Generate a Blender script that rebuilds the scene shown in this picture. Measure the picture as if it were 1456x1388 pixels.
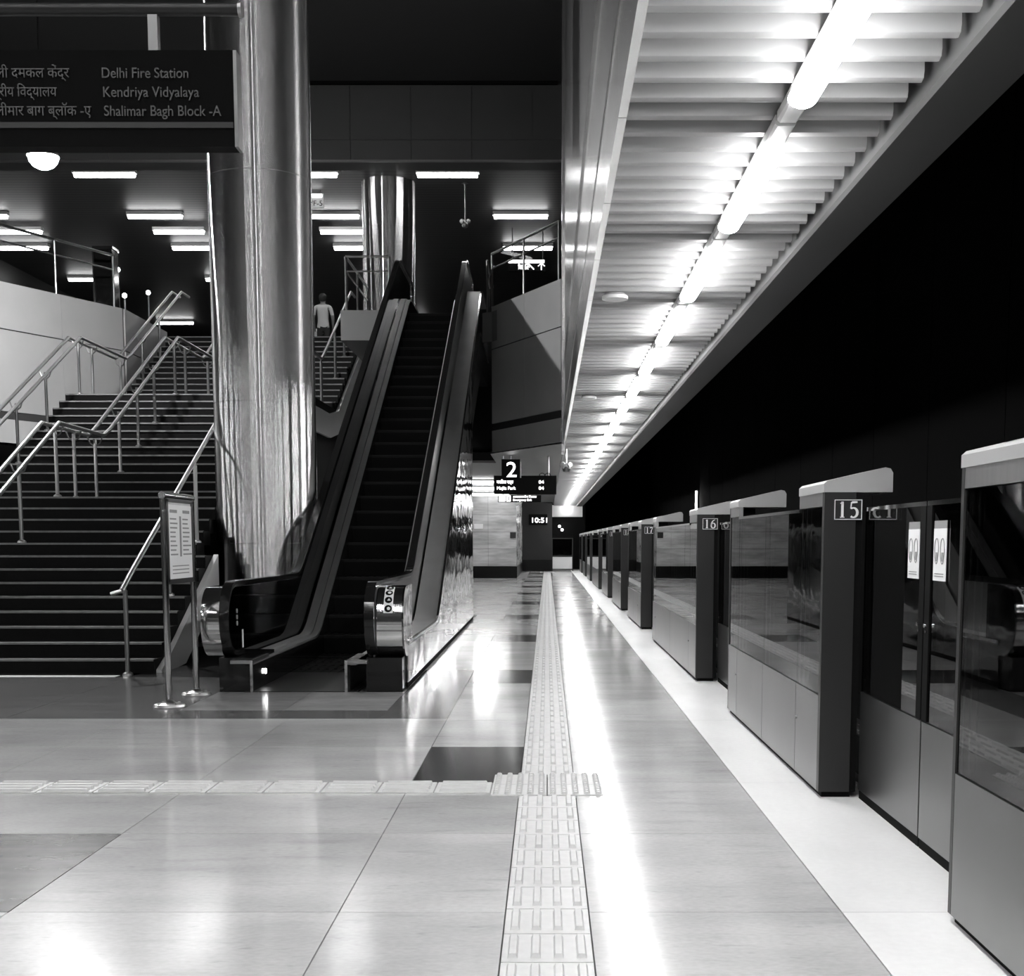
import bpy, bmesh, math, random
from mathutils import Vector, Matrix
random.seed(7)
S = bpy.context.scene
for o in list(bpy.data.objects): bpy.data.objects.remove(o)
COL = S.collection
PI = math.pi

# ------------------------------------------------------------------ camera
# focal length 1850 px, principal point (778, 965) of the 1456 x 1388 frame, 6 deg down
H = 1.33
cd = bpy.data.cameras.new('camera'); cam = bpy.data.objects.new('camera', cd); COL.objects.link(cam)
cam.location = (0, 0, H); cam.rotation_euler = (math.radians(90-6.05), 0, 0)
cd.sensor_fit = 'HORIZONTAL'; cd.sensor_width = 36; cd.lens = 1850/1456*36
cd.shift_x = (728-778)/1456; cd.shift_y = (965-694)/1456
cd.clip_start = .05; cd.clip_end = 300
S.camera = cam
# ------------------------------------------------------------------ world, exposure
w = bpy.data.worlds.new('world'); S.world = w; w.use_nodes = True
w.node_tree.nodes['Background'].inputs[0].default_value = (1, 1, 1, 1)
w.node_tree.nodes['Background'].inputs[1].default_value = 0.0008
S.view_settings.view_transform = 'Standard'; S.view_settings.look = 'None'
S.view_settings.gamma = 1; S.view_settings.use_curve_mapping = False
S.view_settings.exposure = 1.6
E_TUBE, E_MEZZ, E_FLOOD, E_LOW = 20, 6.5, 420, 10

# ------------------------------------------------------------------ helpers
class MB:
    def __init__(s): s.v = []; s.f = []
    def add(s, vs, fs):
        n = len(s.v); s.v += [tuple(p) for p in vs]; s.f += [tuple(i+n for i in f) for f in fs]; return s
    def box(s, x0, x1, y0, y1, z0, z1):
        return s.add([(x0,y0,z0),(x1,y0,z0),(x1,y1,z0),(x0,y1,z0),(x0,y0,z1),(x1,y0,z1),(x1,y1,z1),(x0,y1,z1)],
                     [(3,2,1,0),(4,5,6,7),(0,1,5,4),(1,2,6,5),(2,3,7,6),(3,0,4,7)])
    def obox(s, c, ux, uy, hx, hy, z0, z1):        # box with horizontal axes ux, uy
        p = [(c[0]+a*hx*ux[0]+b*hy*uy[0], c[1]+a*hx*ux[1]+b*hy*uy[1]) for a, b in ((-1,-1),(1,-1),(1,1),(-1,1))]
        return s.prism_z(p, z0, z1)
    def prism_z(s, p, z0, z1):
        n = len(p)
        return s.add([(x,y,z0) for x,y in p]+[(x,y,z1) for x,y in p],
                     [tuple(range(n))[::-1], tuple(range(n,2*n))]+[(i,(i+1)%n,n+(i+1)%n,n+i) for i in range(n)])
    def prism_x(s, p, x0, x1):                     # p: list of (y, z)
        n = len(p)
        return s.add([(x0,y,z) for y,z in p]+[(x1,y,z) for y,z in p],
                     [tuple(range(n)), tuple(range(n,2*n))[::-1]]+[(i,n+i,n+(i+1)%n,(i+1)%n) for i in range(n)])
    def prism_y(s, p, y0, y1):                     # p: list of (x, z)
        n = len(p)
        return s.add([(x,y0,z) for x,z in p]+[(x,y1,z) for x,z in p],
                     [tuple(range(n)), tuple(range(n,2*n))[::-1]]+[(i,n+i,n+(i+1)%n,(i+1)%n) for i in range(n)])
    def band(s, A, B, x0, x1):                     # solid between two (y,z) polylines of equal length, x0..x1
        n = len(A); vs = []
        for (a, b) in zip(A, B): vs += [(x0,a[0],a[1]),(x1,a[0],a[1]),(x1,b[0],b[1]),(x0,b[0],b[1])]
        fs = [(0,1,2,3),(4*n-1,4*n-2,4*n-3,4*n-4)]
        for i in range(n-1):
            for k in range(4): fs.append((4*i+k, 4*i+4+k, 4*i+4+(k+1)%4, 4*i+(k+1)%4))
        return s.add(vs, fs)
    def tube(s, path, r, n=8):
        P = [Vector(p) for p in path]; vs = []; fs = []
        for i, p in enumerate(P):
            if i == 0: t = P[1]-p
            elif i == len(P)-1: t = p-P[i-1]
            else: t = (P[i+1]-p).normalized()+(p-P[i-1]).normalized()
            t.normalize()
            a = Vector((1,0,0)) if abs(t.x) < .9 else Vector((0,0,1))
            u = t.cross(a).normalized(); v = t.cross(u)
            rr = r[i] if isinstance(r, (list, tuple)) else r
            vs += [p+rr*(math.cos(2*PI*k/n)*u+math.sin(2*PI*k/n)*v) for k in range(n)]
        for i in range(len(P)-1):
            for k in range(n): fs.append((i*n+k, i*n+(k+1)%n, (i+1)*n+(k+1)%n, (i+1)*n+k))
        fs += [tuple(range(n))[::-1], tuple(range((len(P)-1)*n, len(P)*n))]
        return s.add(vs, fs)
    def cyl(s, x, y, z0, z1, r, n=16): return s.tube([(x,y,z0),(x,y,z1)], r, n)
    def disc(s, c, axis, r, t, n=20):
        a = Vector(axis).normalized(); c = Vector(c)
        return s.tube([c-a*t/2, c+a*t/2], r, n)
    def lathe(s, prof, c, n=16):                   # prof: (r, z)
        vs = []; fs = []
        for r, z in prof: vs += [(c[0]+r*math.cos(2*PI*k/n), c[1]+r*math.sin(2*PI*k/n), c[2]+z) for k in range(n)]
        for i in range(len(prof)-1):
            for k in range(n): fs.append((i*n+k, i*n+(k+1)%n, (i+1)*n+(k+1)%n, (i+1)*n+k))
        fs += [tuple(range(n))[::-1], tuple(range((len(prof)-1)*n, len(prof)*n))]
        return s.add(vs, fs)
    def mesh(s, name, mat, smooth=False):
        m = bpy.data.meshes.new(name); m.from_pydata([tuple(p) for p in s.v], [], s.f)
        bm = bmesh.new(); bm.from_mesh(m); bmesh.ops.recalc_face_normals(bm, faces=bm.faces); bm.to_mesh(m); bm.free()
        m.materials.append(mat)
        if smooth: m.shade_smooth(); m.set_sharp_from_angle(angle=math.radians(38))
        return m
    def build(s, name, mat, parent=None, smooth=False): return link(name, s.mesh(name, mat, smooth), parent)

def link(name, me, parent=None, loc=None):
    o = bpy.data.objects.new(name, me); COL.objects.link(o)
    if parent is not None:
        o.parent = parent
        if loc is None: o.matrix_parent_inverse = Matrix.Translation(-wloc(parent))
    if loc is not None: o.location = loc
    return o
def wloc(o):
    # things are never rotated before their parts are attached, and parts carry no offset of their own
    return Vector(o.location) if o.parent is None else Vector((0,0,0))
def tag(o, label=None, cat=None, group=None, kind=None):
    if label: o['label'] = label
    if cat: o['category'] = cat
    if group: o['group'] = group
    if kind: o['kind'] = kind
    return o
def thing(name, loc, label, cat, group=None):
    o = bpy.data.objects.new(name, None); COL.objects.link(o); o.location = loc; o.empty_display_size = .1
    return tag(o, label, cat, group)
def struct(o): o['kind'] = 'structure'; return o
def setting(name, loc=(0,0,0)):
    o = bpy.data.objects.new(name, None); COL.objects.link(o); o.location = loc; o['kind'] = 'structure'; return o
def copy_tree(o, parent=None):
    c = o.copy(); COL.objects.link(c); c.parent = parent
    for ch in o.children: copy_tree(ch, c)
    return c

# ------------------------------------------------------------------ materials
def mat(name, col=.5, rough=.5, metal=0, spec=.5, emit=None, noise=None, bump=None, aniso=None, rnd=0, coat=0, bump2=None):
    m = bpy.data.materials.new(name); m.use_nodes = True; t = m.node_tree; b = t.nodes['Principled BSDF']
    b.inputs['Base Color'].default_value = (col,col,col,1); b.inputs['Roughness'].default_value = rough
    b.inputs['Metallic'].default_value = metal; b.inputs['Specular IOR Level'].default_value = spec
    if coat: b.inputs['Coat Weight'].default_value = coat; b.inputs['Coat Roughness'].default_value = .06
    if emit: b.inputs['Emission Color'].default_value = (1,1,1,1); b.inputs['Emission Strength'].default_value = emit
    N = t.nodes.new; L = t.links.new
    def tex(scale, sc3, detail=4):
        g = N('ShaderNodeNewGeometry'); mp = N('ShaderNodeMapping'); mp.inputs['Scale'].default_value = sc3
        n = N('ShaderNodeTexNoise'); n.inputs['Scale'].default_value = scale; n.inputs['Detail'].default_value = detail
        L(g.outputs['Position'], mp.inputs['Vector']); L(mp.outputs[0], n.inputs['Vector']); return n.outputs['Fac']
    if noise:                                       # list of (scale, (sx,sy,sz), amount, sharp); natural colour variation of the stuff itself
        val = None
        for en in noise:
            sc, s3, amt = en[:3]; f = tex(sc, s3); r = N('ShaderNodeMapRange')
            if len(en) == 4:
                pw = en[3]; r.inputs[1].default_value = .5-.5/pw; r.inputs[2].default_value = .5+.5/pw; r.inputs[3].default_value = 1-amt; r.inputs[4].default_value = 1+amt
            else: r.inputs[1].default_value = en[3]; r.inputs[2].default_value = en[4]; r.inputs[3].default_value = 1; r.inputs[4].default_value = 1-amt
            L(f, r.inputs[0])
            if val is None: val = r.outputs[0]
            else:
                x = N('ShaderNodeMath'); x.operation = 'MULTIPLY'; L(val, x.inputs[0]); L(r.outputs[0], x.inputs[1]); val = x.outputs[0]
        if rnd:
            oi = N('ShaderNodeObjectInfo'); r = N('ShaderNodeMapRange'); r.inputs[3].default_value = 1-rnd; r.inputs[4].default_value = 1+rnd
            L(oi.outputs['Random'], r.inputs[0])
            x = N('ShaderNodeMath'); x.operation = 'MULTIPLY'; L(val, x.inputs[0]); L(r.outputs[0], x.inputs[1]); val = x.outputs[0]
        x = N('ShaderNodeMath'); x.operation = 'MULTIPLY'; x.inputs[1].default_value = col; L(val, x.inputs[0])
        c = N('ShaderNodeCombineColor'); [L(x.outputs[0], c.inputs[i]) for i in range(3)]
        L(c.outputs[0], b.inputs['Base Color'])
    if bump:
        sc, s3, st = bump; f = tex(sc, s3, 2); bp = N('ShaderNodeBump'); bp.inputs['Strength'].default_value = st; bp.inputs['Distance'].default_value = .02
        L(f, bp.inputs['Height']); L(bp.outputs[0], b.inputs['Normal'])
        if bump2:
            sc, s3, st = bump2; f2 = tex(sc, s3, 1); b2 = N('ShaderNodeBump'); b2.inputs['Strength'].default_value = st; b2.inputs['Distance'].default_value = .02
            L(f2, b2.inputs['Height']); L(bp.outputs[0], b2.inputs['Normal']); L(b2.outputs[0], b.inputs['Normal'])
    if aniso:
        tn = N('ShaderNodeTangent'); tn.direction_type = 'RADIAL'; tn.axis = 'Z'
        b.inputs['Anisotropic'].default_value = aniso[0]; b.inputs['Anisotropic Rotation'].default_value = aniso[1]
        L(tn.outputs[0], b.inputs['Tangent'])
    return m
def glass(name, tint=.5, rough=.0, refl=1.0):
    m = bpy.data.materials.new(name); m.use_nodes = True; t = m.node_tree; t.nodes.clear(); N = t.nodes.new; L = t.links.new
    o = N('ShaderNodeOutputMaterial'); mx = N('ShaderNodeMixShader'); tr = N('ShaderNodeBsdfTransparent'); g = N('ShaderNodeBsdfGlossy')
    fr = N('ShaderNodeFresnel'); fr.inputs['IOR'].default_value = 1.5; ml = N('ShaderNodeMath'); ml.operation = 'MULTIPLY'; ml.inputs[1].default_value = refl
    tr.inputs[0].default_value = (tint,)*3+(1,); g.inputs['Roughness'].default_value = rough; g.inputs['Color'].default_value = (1,1,1,1)
    L(fr.outputs[0], ml.inputs[0]); L(ml.outputs[0], mx.inputs[0]); L(tr.outputs[0], mx.inputs[1]); L(g.outputs[0], mx.inputs[2]); L(mx.outputs[0], o.inputs[0])
    return m
def emitter(name, st):
    m = bpy.data.materials.new(name); m.use_nodes = True; t = m.node_tree; t.nodes.clear()
    o = t.nodes.new('ShaderNodeOutputMaterial'); e = t.nodes.new('ShaderNodeEmission'); e.inputs[1].default_value = st
    t.links.new(e.outputs[0], o.inputs[0]); return m

M = {}
SN = [(.8,(1,1,1),.16,2.2), (1.6,(.6,1.7,1),.10,2.4), (3.0,(.8,3.2,1),.16,.58,.75), (12,(.9,2.0,1),.17,.62,.76), (34,(1,1.6,1),.09,1.6)]
M['stone']  = mat('pale_polished_stone', .57, .135, 0, .5, noise=SN, rnd=.07, bump=(1.6,(1,1,1),.022))
M['strip']  = mat('white_edge_stone', .86, .34, 0, .5, noise=[(3,(1,.4,1),.06,2),(30,(1,1,1),.03,2)], rnd=.03)
M['darkstone'] = mat('dark_polished_stone', .045, .14, 0, .5, noise=[(2.5,(.4,4,1),.35,2),(14,(1,1,1),.2,2)], bump=(1.6,(1,1,1),.03))
M['midstone'] = mat('grey_polished_stone', .15, .18, 0, .5, noise=[(2.2,(.4,3,1),.3,2),(10,(1,1,1),.15,2)], bump=(1.6,(1,1,1),.03))
M['landstone'] = mat('pale_grey_stone', .36, .16, 0, .5, noise=[(1.6,(.5,2.5,1),.2,2),(10,(1,1,1),.1,2)], bump=(1.6,(1,1,1),.03))
M['grout']  = mat('grey_grout', .22, .7)
M['tactile'] = mat('pale_tactile_tile', .66, .45, 0, .4, noise=[(20,(1,1,1),.06,2)], rnd=.04)
M['steel']  = mat('polished_steel', .62, .12, 1)
M['chrome'] = mat('bright_chrome', .78, .09, 1)
M['wavy']   = mat('mirror_steel_sheet', .24, .08, 1, bump=(2.4,(1,.4,.9),.95))
M['brushed'] = mat('brushed_steel', .42, .34, 1, noise=[(40,(1,1,.03),.06,2)])
M['deckmat'] = mat('satin_deck_steel', .55, .42, .9, noise=[(2,(1,1,1),.1,2)])
M['kick']   = mat('satin_steel_panel', .17, .28, .85, noise=[(1.5,(1,1,1),.12,2)], rnd=.05)
M['postdark'] = mat('dark_coated_steel', .022, .38, 0, .35, noise=[(2,(1,1,1),.1,2)])
def column_steel(rough, an, rot, bump):                 # circumferentially brushed sheet: highlights stretch along the height
    m = bpy.data.materials.new('column_steel'); m.use_nodes = True; t = m.node_tree; t.nodes.clear(); N = t.nodes.new; L = t.links.new
    o = N('ShaderNodeOutputMaterial'); g = N('ShaderNodeBsdfAnisotropic'); tn = N('ShaderNodeTangent'); tn.direction_type = 'RADIAL'; tn.axis = 'Z'
    g.inputs['Roughness'].default_value = rough; g.inputs['Anisotropy'].default_value = an; g.inputs['Rotation'].default_value = rot; g.inputs['Color'].default_value = (.88,.88,.88,1)
    ge = N('ShaderNodeNewGeometry'); mp = N('ShaderNodeMapping'); mp.inputs['Scale'].default_value = (9,9,.03); n = N('ShaderNodeTexNoise'); n.inputs['Scale'].default_value = 1; n.inputs['Detail'].default_value = 2
    bp = N('ShaderNodeBump'); bp.inputs['Strength'].default_value = bump; bp.inputs['Distance'].default_value = .02
    L(ge.outputs['Position'], mp.inputs['Vector']); L(mp.outputs[0], n.inputs['Vector']); L(n.outputs['Fac'], bp.inputs['Height']); L(bp.outputs[0], g.inputs['Normal'])
    L(tn.outputs[0], g.inputs['Tangent']); L(g.outputs[0], o.inputs[0]); return m
M['column'] = column_steel(.2, .88, .0, .07)
M['rail']   = mat('handrail_steel', .60, .30, 1)
M['post']   = mat('post_steel', .30, .35, 1)
M['black']  = mat('black_rubber', .012, .35)
M['blackgloss'] = mat('black_gloss_panel', .012, .10)
M['blackmatte'] = mat('black_matte', .005, .8, 0, .08)
M['step']   = mat('dark_granite_step', .004, .55, 0, .10, noise=[(30,(1,1,1),.3,2)])
M['nosing'] = mat('pale_nosing', .16, .5, noise=[(12,(1,4,1),.25,2)])
M['escstep'] = mat('dark_ribbed_step', .004, .5, 0, .25)
M['stepedge'] = mat('lighter_step_edge', .007, .45, 0, .3)  # escalator step edge, slightly lighter than the tread
M['white']  = mat('white_painted_panel', .62, .35, noise=[(1.2,(1,1,1),.06,2)], rnd=.03)
M['gloss']  = mat('glossy_white_panel', .50, .16, 0, .6, noise=[(1.0,(1,1,1),.07,2)], rnd=.03)
M['greyclad'] = mat('grey_slab_cladding', .16, .4)
M['stripe'] = mat('dark_band_panel', .06, .2)
M['fascia'] = mat('brushed_cladding', .50, .22, .85, noise=[(3,(1,1,.1),.10,2)], rnd=.04, bump=(1.1,(1,1,.3),.05))
M['baffle'] = mat('white_baffle', .30, .55, rnd=.04, noise=[(2,(1,1,1),.02,2)])
M['plenum'] = mat('dark_plenum', .015, .9)
M['soffit'] = mat('grey_soffit', .035, .55)
M['beam']   = mat('dark_grey_panel', .06, .5, noise=[(1.5,(1,1,1),.06,2)])
M['voidceil'] = mat('dark_ceiling_paint', .026, .8)
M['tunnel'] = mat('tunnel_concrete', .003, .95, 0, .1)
M['marble'] = mat('veined_marble', .50, .18, 0, .5, noise=[(1.1,(.6,.6,2.6),.35,2.2),(4,(.5,.5,3),.2,2)], rnd=.05)
M['endwall'] = mat('dark_grey_wall', .022, .4, 0, .3)
M['skirt']  = mat('black_skirting', .005, .3, 0, .2)
M['mezzfloor'] = mat('mezzanine_stone', .2, .2)
M['glass']  = glass('screen_glass', .42, .0, .9)
M['clear']  = glass('clear_glass', .95, .0, .015)
M['smoke']  = glass('smoked_glass', .30, .02, .6)
M['tube']   = emitter('tube_glow', E_TUBE)
M['mezzlamp'] = emitter('mezzanine_lamp_glow', E_MEZZ)
M['flood']  = emitter('floodlight_glow', E_FLOOD)
M['lowlamp'] = emitter('low_ceiling_lamp_glow', E_LOW)
M['led']    = emitter('led_glow', 5)
M['ink']    = emitter('lit_lettering', 2.2)
M['faint']  = mat('grey_lettering', .11, .5)
M['signblack'] = mat('black_sign_face', .005, .6, 0, .05)
M['paper']  = mat('white_paper', .88, .5)
M['greyink'] = mat('grey_print', .30, .6)
M['skin']   = mat('skin', .22, .6); M['hair'] = mat('hair', .01, .6); M['shirt'] = mat('white_shirt', .6, .8); M['trouser'] = mat('dark_trousers', .03, .8)
# ceiling slats too far off to tell apart: fine stripes
def slat_mat(name, c0, c1, freq):
    m = mat(name, c0, .5); t = m.node_tree; N = t.nodes.new; L = t.links.new
    g = N('ShaderNodeNewGeometry'); sp = N('ShaderNodeSeparateXYZ'); L(g.outputs['Position'], sp.inputs[0])
    a = N('ShaderNodeMath'); a.operation = 'MULTIPLY'; a.inputs[1].default_value = freq; L(sp.outputs['Y'], a.inputs[0])
    f = N('ShaderNodeMath'); f.operation = 'FRACT'; L(a.outputs[0], f.inputs[0])
    gt = N('ShaderNodeMath'); gt.operation = 'GREATER_THAN'; gt.inputs[1].default_value = .72; L(f.outputs[0], gt.inputs[0])
    mx = N('ShaderNodeMix'); mx.data_type = 'RGBA'; mx.inputs[6].default_value = (c0,)*3+(1,); mx.inputs[7].default_value = (c1,)*3+(1,)
    L(gt.outputs[0], mx.inputs[0]); L(mx.outputs[2], t.nodes['Principled BSDF'].inputs['Base Color']); return m
M['mezzceil'] = slat_mat('dark_slatted_ceiling', .05, .012, 5)
M['lowceil'] = slat_mat('grey_slatted_ceiling', .055, .01, 5)

# text
def text_mesh(name, s, size, mt, ax='L'):
    c = bpy.data.curves.new(name, 'FONT'); c.body = s; c.size = size; c.extrude = .002; c.align_x = {'L':'LEFT','C':'CENTER'}[ax]; c.align_y = 'BOTTOM_BASELINE'
    o = bpy.data.objects.new('tmp_text', c); COL.objects.link(o)
    dg = bpy.context.evaluated_depsgraph_get(); me = bpy.data.meshes.new_from_object(o.evaluated_get(dg))
    bpy.data.objects.remove(o); me.name = name; me.materials.clear(); me.materials.append(mt); return me
def text_at(name, s, size, mt, parent, pos, face='-Y', ax='L', width=None):
    me = text_mesh(name, s, size, mt, ax)
    if width:
        xs = [v.co.x for v in me.vertices]; k = width/(max(xs)-min(xs))
        for v in me.vertices: v.co.x *= k
    R = {'-Y': Matrix.Rotation(PI/2, 4, 'X'), '-X': Matrix.Rotation(-PI/2, 4, 'Z') @ Matrix.Rotation(PI/2, 4, 'X'), '+X': Matrix.Rotation(PI/2, 4, 'Z') @ Matrix.Rotation(PI/2, 4, 'X')}[face]
    me.transform(Matrix.Translation(pos) @ R)
    return link(name, me, parent)

def fillet(pts, r, n=8):
    out = [pts[0]]
    for i in range(1, len(pts)-1):
        p, a, b = Vector(pts[i]), Vector(pts[i-1]), Vector(pts[i+1])
        u, v = (a-p).normalized(), (b-p).normalized(); ang = u.angle(v)
        d = min(r/math.tan(ang/2), (a-p).length*.49, (b-p).length*.49)
        p0, p1 = p+u*d, p+v*d
        for k in range(n+1):
            t = k/n; q = p0*(1-t)**2+p*2*t*(1-t)+p1*t*t; out.append(tuple(q))
    out.append(pts[-1]); return out

# ================================================================== FLOOR
Y_END = 57.5
floor = MB().box(-15, 1.80, -12, 62, -.30, -.014).build('floor', M['grout']); struct(floor)
def slab(x0, x1, y0, y1, m, name='floor_slab'):
    g = .0025
    return MB().box(x0+g, x1-g, y0+g, y1-g, -.02, 0).build(name, M[m], floor)
YJ = [4.57+1.26*k for k in range(-14, 44)]            # joints across the platform
DARKK = lambda k: (k-14-2) % 4 == 0
far = {'stone': MB(), 'darkstone': MB(), 'strip': MB()}
def put(x0, x1, y0, y1, m):
    if y1 <= y0+.01 or x1 <= x0+.01: return
    if -2 < y0 < 31: slab(x0, x1, y0, y1, m)
    else: far[m].box(x0+.003, x1-.003, y0+.003, y1-.003, -.02, 0)
ESC_R = -1.26
for k, y0 in enumerate(YJ[:-1]):
    y1 = YJ[k+1]
    if y0 > Y_END: break
    put(.15, 1.06, y0, y1, 'stone')
    if k % 2 == 0: put(1.06, 1.72, y0, YJ[k+2] if k+2 < len(YJ) else y1, 'strip')
    put(-.75, -.15, y0, y1, 'darkstone' if DARKK(k) else 'stone')
for k, y0 in enumerate(YJ[:-1]):
    y1 = YJ[k+1]
    if y0 > 46: break
    ya, yb = y0, y1
    if y0 < 9.69:
        yb = min(y1, 9.69)
        for c in range(0, 9):
            x1 = -.75-1.19*c; x0 = x1-1.19
            if ya < 6.78 < yb:                        # the crossing tactile strip passes here
                for (a, b) in ((ya, 6.78), (7.10, yb)): put(x0, x1, a, b, 'stone')
            elif ya < 7.10 < yb: put(x0, x1, 7.10, yb, 'stone')
            else:
                dk = abs(y0-4.57) < .01 and c in (1, 2)
                put(x0, x1, ya, yb, 'midstone' if dk else 'stone') if not dk else slab(x0, x1, ya, yb, 'midstone')
    elif y0 > 13.3:
        put(ESC_R, -.75, y0, y1, 'stone') if y0 < 46 else None
        if y0 > 22.5:
            for c in range(0, 5): put(ESC_R-1.19*(c+1), ESC_R-1.19*c, y0, y1, 'stone')
for m, b in far.items():
    if b.f: tag(b.build('floor_slab', M[m], floor), kind='stuff')
# dark border round the escalator and the stair foot
for (x0, x1, y0, y1, m) in ((-1.26,-.75,9.69,10.17,'midstone'),(-1.26,-.75,10.17,11.6,'midstone'),(-1.26,-.75,11.6,13.39,'darkstone'),
        (-2.9,-2.08,9.69,10.17,'midstone'),(-2.08,-1.26,9.69,10.17,'midstone'),
        (-2.9,-2.08,10.17,11.42,'landstone'),(-2.08,-1.26,10.17,11.42,'landstone')):
    slab(x0, x1, y0, y1, m)
for c in range(8):
    x1 = -2.9-1.19*c
    for (a, b) in ((9.69,11.2),(11.2,12.68)): slab(x1-1.19, x1, a, b, 'midstone')
slab(-12.4, -4.24, 12.68, 12.86, 'strip'); slab(-4.24, -2.9, 12.68, 13.05, 'darkstone')
for c in range(8): slab(-2.9-1.19*(c+1), -2.9-1.19*c, 13.05 if c < 1 else 12.86, 16.4, 'darkstone')

# tactile paving: guide tiles (four bars), warning tiles (domes)
def guide_tile_mesh(cross=False):
    b = MB().box(-.1465, .1465, -.1465, .1465, -.015, .003)
    for i in range(4):
        c = -.111+.074*i; h = .017
        x0, x1, y0, y1 = (c-.0165, c+.0165, -.110, .110)
        if cross: x0, x1, y0, y1 = -.125, .125, c-.0165, c+.0165
        t = .006
        b.add([(x0,y0,.003),(x1,y0,.003),(x1,y1,.003),(x0,y1,.003),(x0+t,y0+t,h),(x1-t,y0+t,h),(x1-t,y1-t,h),(x0+t,y1-t,h)],
              [(4,5,6,7),(0,1,5,4),(1,2,6,5),(2,3,7,6),(3,0,4,7)])
    return b.mesh('tactile_tile', M['tactile'])
def dome_tile_mesh():
    b = MB().box(-.1465, .1465, -.1465, .1465, -.015, .003)
    for i in range(5):
        for j in range(6):
            b.lathe([(.018,.003),(.012,.017)], (-.120+.060*i, -.123+.049*j, 0), 6)
    return b.mesh('warning_tile', M['tactile'])
GT, GTX, DT = guide_tile_mesh(), guide_tile_mesh(True), dome_tile_mesh()
y = 6.70-.3*28
while y < 55.2:
    yc = y+.15
    if not (6.60 < yc < 7.36): link('tactile_tile', GT, floor, (0, yc, 0))
    y += .3
    if 6.55 < y < 6.7: y = 7.32
for i in (-1, 1):
    for j in (-1, 1): link('warning_tile', DT, floor, (.15*i, 7.02+.15*j, .001))
for i in (-1, 1): link('warning_tile', DT, floor, (.15*i, 54.9+.3, .001))
for i in range(27): link('tactile_tile', GTX, floor, (-.452-.302*i, 6.94, 0))

# ================================================================== PLATFORM SCREEN
XF, XB = 1.41, 1.60                                   # front and back of the screen posts
def stroke(b, pts, xc, y, zc, sc):                    # digit strokes on a face looking to -Y : pts of (u, v, half width)
    for (p, q) in zip(pts[:-1], pts[1:]):
        a, c = Vector((p[0], p[1])), Vector((q[0], q[1])); d = (c-a); n = Vector((-d.y, d.x))
        if n.length < 1e-6: continue
        n.normalize()
        poly = [a+n*p[2]*1.4, a-n*p[2]*1.4, c-n*q[2]*1.4, c+n*q[2]*1.4]
        b.prism_y([(xc+k.x*sc, zc+k.y*sc) for k in poly], y-.003, y)
def arc(cx, cy, rx, ry, a0, a1, w0, w1, n=14):
    r = []
    for k in range(n+1):
        t = k/n; a = math.radians(a0+(a1-a0)*t); thick = w0+(w1-w0)*abs(math.cos(a))
        r.append((cx+rx*math.cos(a), cy+ry*math.sin(a), thick))
    return r
DIG = {'1': [[(.0,.0,.055),(.0,1,.055)], [(-.14,.02,.02),(.14,.02,.02)], [(.02,.98,.03),(-.13,.88,.02)]],
 '5': [[(-.12,.96,.05),(.22,.98,.04)], [(-.15,.98,.025),(-.19,.56,.025)], [(-.19,.56,.025)]+arc(-.02,.31,.25,.3,110,-130,.03,.06)],
 '6': [arc(0,.3,.23,.29,0,360,.03,.06,20), [(-.23,.3,.06),(-.18,.62,.055),(-.02,.86,.04),(.2,.99,.02)]],
 '7': [[(-.23,.95,.05),(.25,.95,.05)], [(.25,.95,.02),(.0,.4,.05),(-.06,.0,.06)], [(-.23,.98,.02),(-.23,.82,.02)]],
 '8': [arc(0,.74,.18,.24,0,360,.03,.05,18), arc(0,.26,.23,.26,0,360,.03,.06,18)],
 '9': [arc(0,.7,.23,.29,0,360,.03,.06,20), [(.23,.7,.06),(.18,.38,.055),(.02,.14,.04),(-.2,.01,.02)]],
 '0': [arc(0,.5,.23,.5,0,360,.02,.06,22)],
 '2': [arc(0,.72,.22,.26,160,-30,.03,.05,12)+[(-.22,.04,.03)], [(-.24,.04,.05),(.25,.04,.05)]],
 '3': [arc(0,.74,.19,.24,150,-80,.03,.05,12), arc(0,.26,.23,.27,90,-150,.03,.06,12)],
 '4': [[(.1,0,.05),(.1,1,.05)], [(.1,1,.02),(-.25,.3,.02)], [(-.25,.28,.025),(.26,.28,.025)]]}
def number_plate(n, y, root):
    xc, zc = 1.53, 1.487
    pl = MB().box(xc-.073, xc+.073, y-.004, y, zc-.054, zc+.054).build('number_plate', M['postdark'], root)
    f = MB(); t = .0035
    for (a, b, c, d) in ((-.07,.07,.047,.0505),(-.07,.07,-.0505,-.047),(-.07,-.0665,-.0505,.0505),(.0665,.07,-.0505,.0505)):
        f.box(xc+a, xc+b, y-.006, y-.003, zc+c, zc+d)
    f.build('plate_border', M['paper'], pl)
    d = MB()
    for i, ch in enumerate(str(n)):
        for s_ in DIG[ch]: stroke(d, s_, xc-.030+.058*i, y-.004, zc-.040, .080)
    d.build('numeral', M['paper'], pl)
def cap(y0, y1, root):                                # raised cover, sloping up towards the track, rounded track corner
    p = [(XF-.004,1.575),(XF-.004,1.618),(XF+.012,1.632),(1.715,1.70),(1.742,1.694),(1.755,1.672),(1.755,1.575)]
    MB().prism_y(p, y0, y1).build('top_cover', M['coverwhite'], root)
M['coverwhite'] = mat('pale_metal_cover', .5, .3, .3)
def front_panel(y0, y1, ztop, root):
    MB().box(XF, XF+.03, y0+.004, y1-.004, .03, .53).build('kick_panel', M['kick'], root)
    g = MB().box(XF+.006, XF+.018, y0+.004, y1-.004, .535, ztop).build('glass_pane', M['glass'], root)
    for (a, b) in ((y0+.002, y0+.026), (y1-.026, y1-.002)): MB().box(XF+.018, XF+.03, a, b, .53, ztop).build('pane_stile', M['postdark'], root)
WORD = {14:'fourteen',15:'fifteen',16:'sixteen',17:'seventeen',18:'eighteen',19:'nineteen',20:'twenty',21:'twenty-one',22:'twenty-two',23:'twenty-three'}
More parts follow.
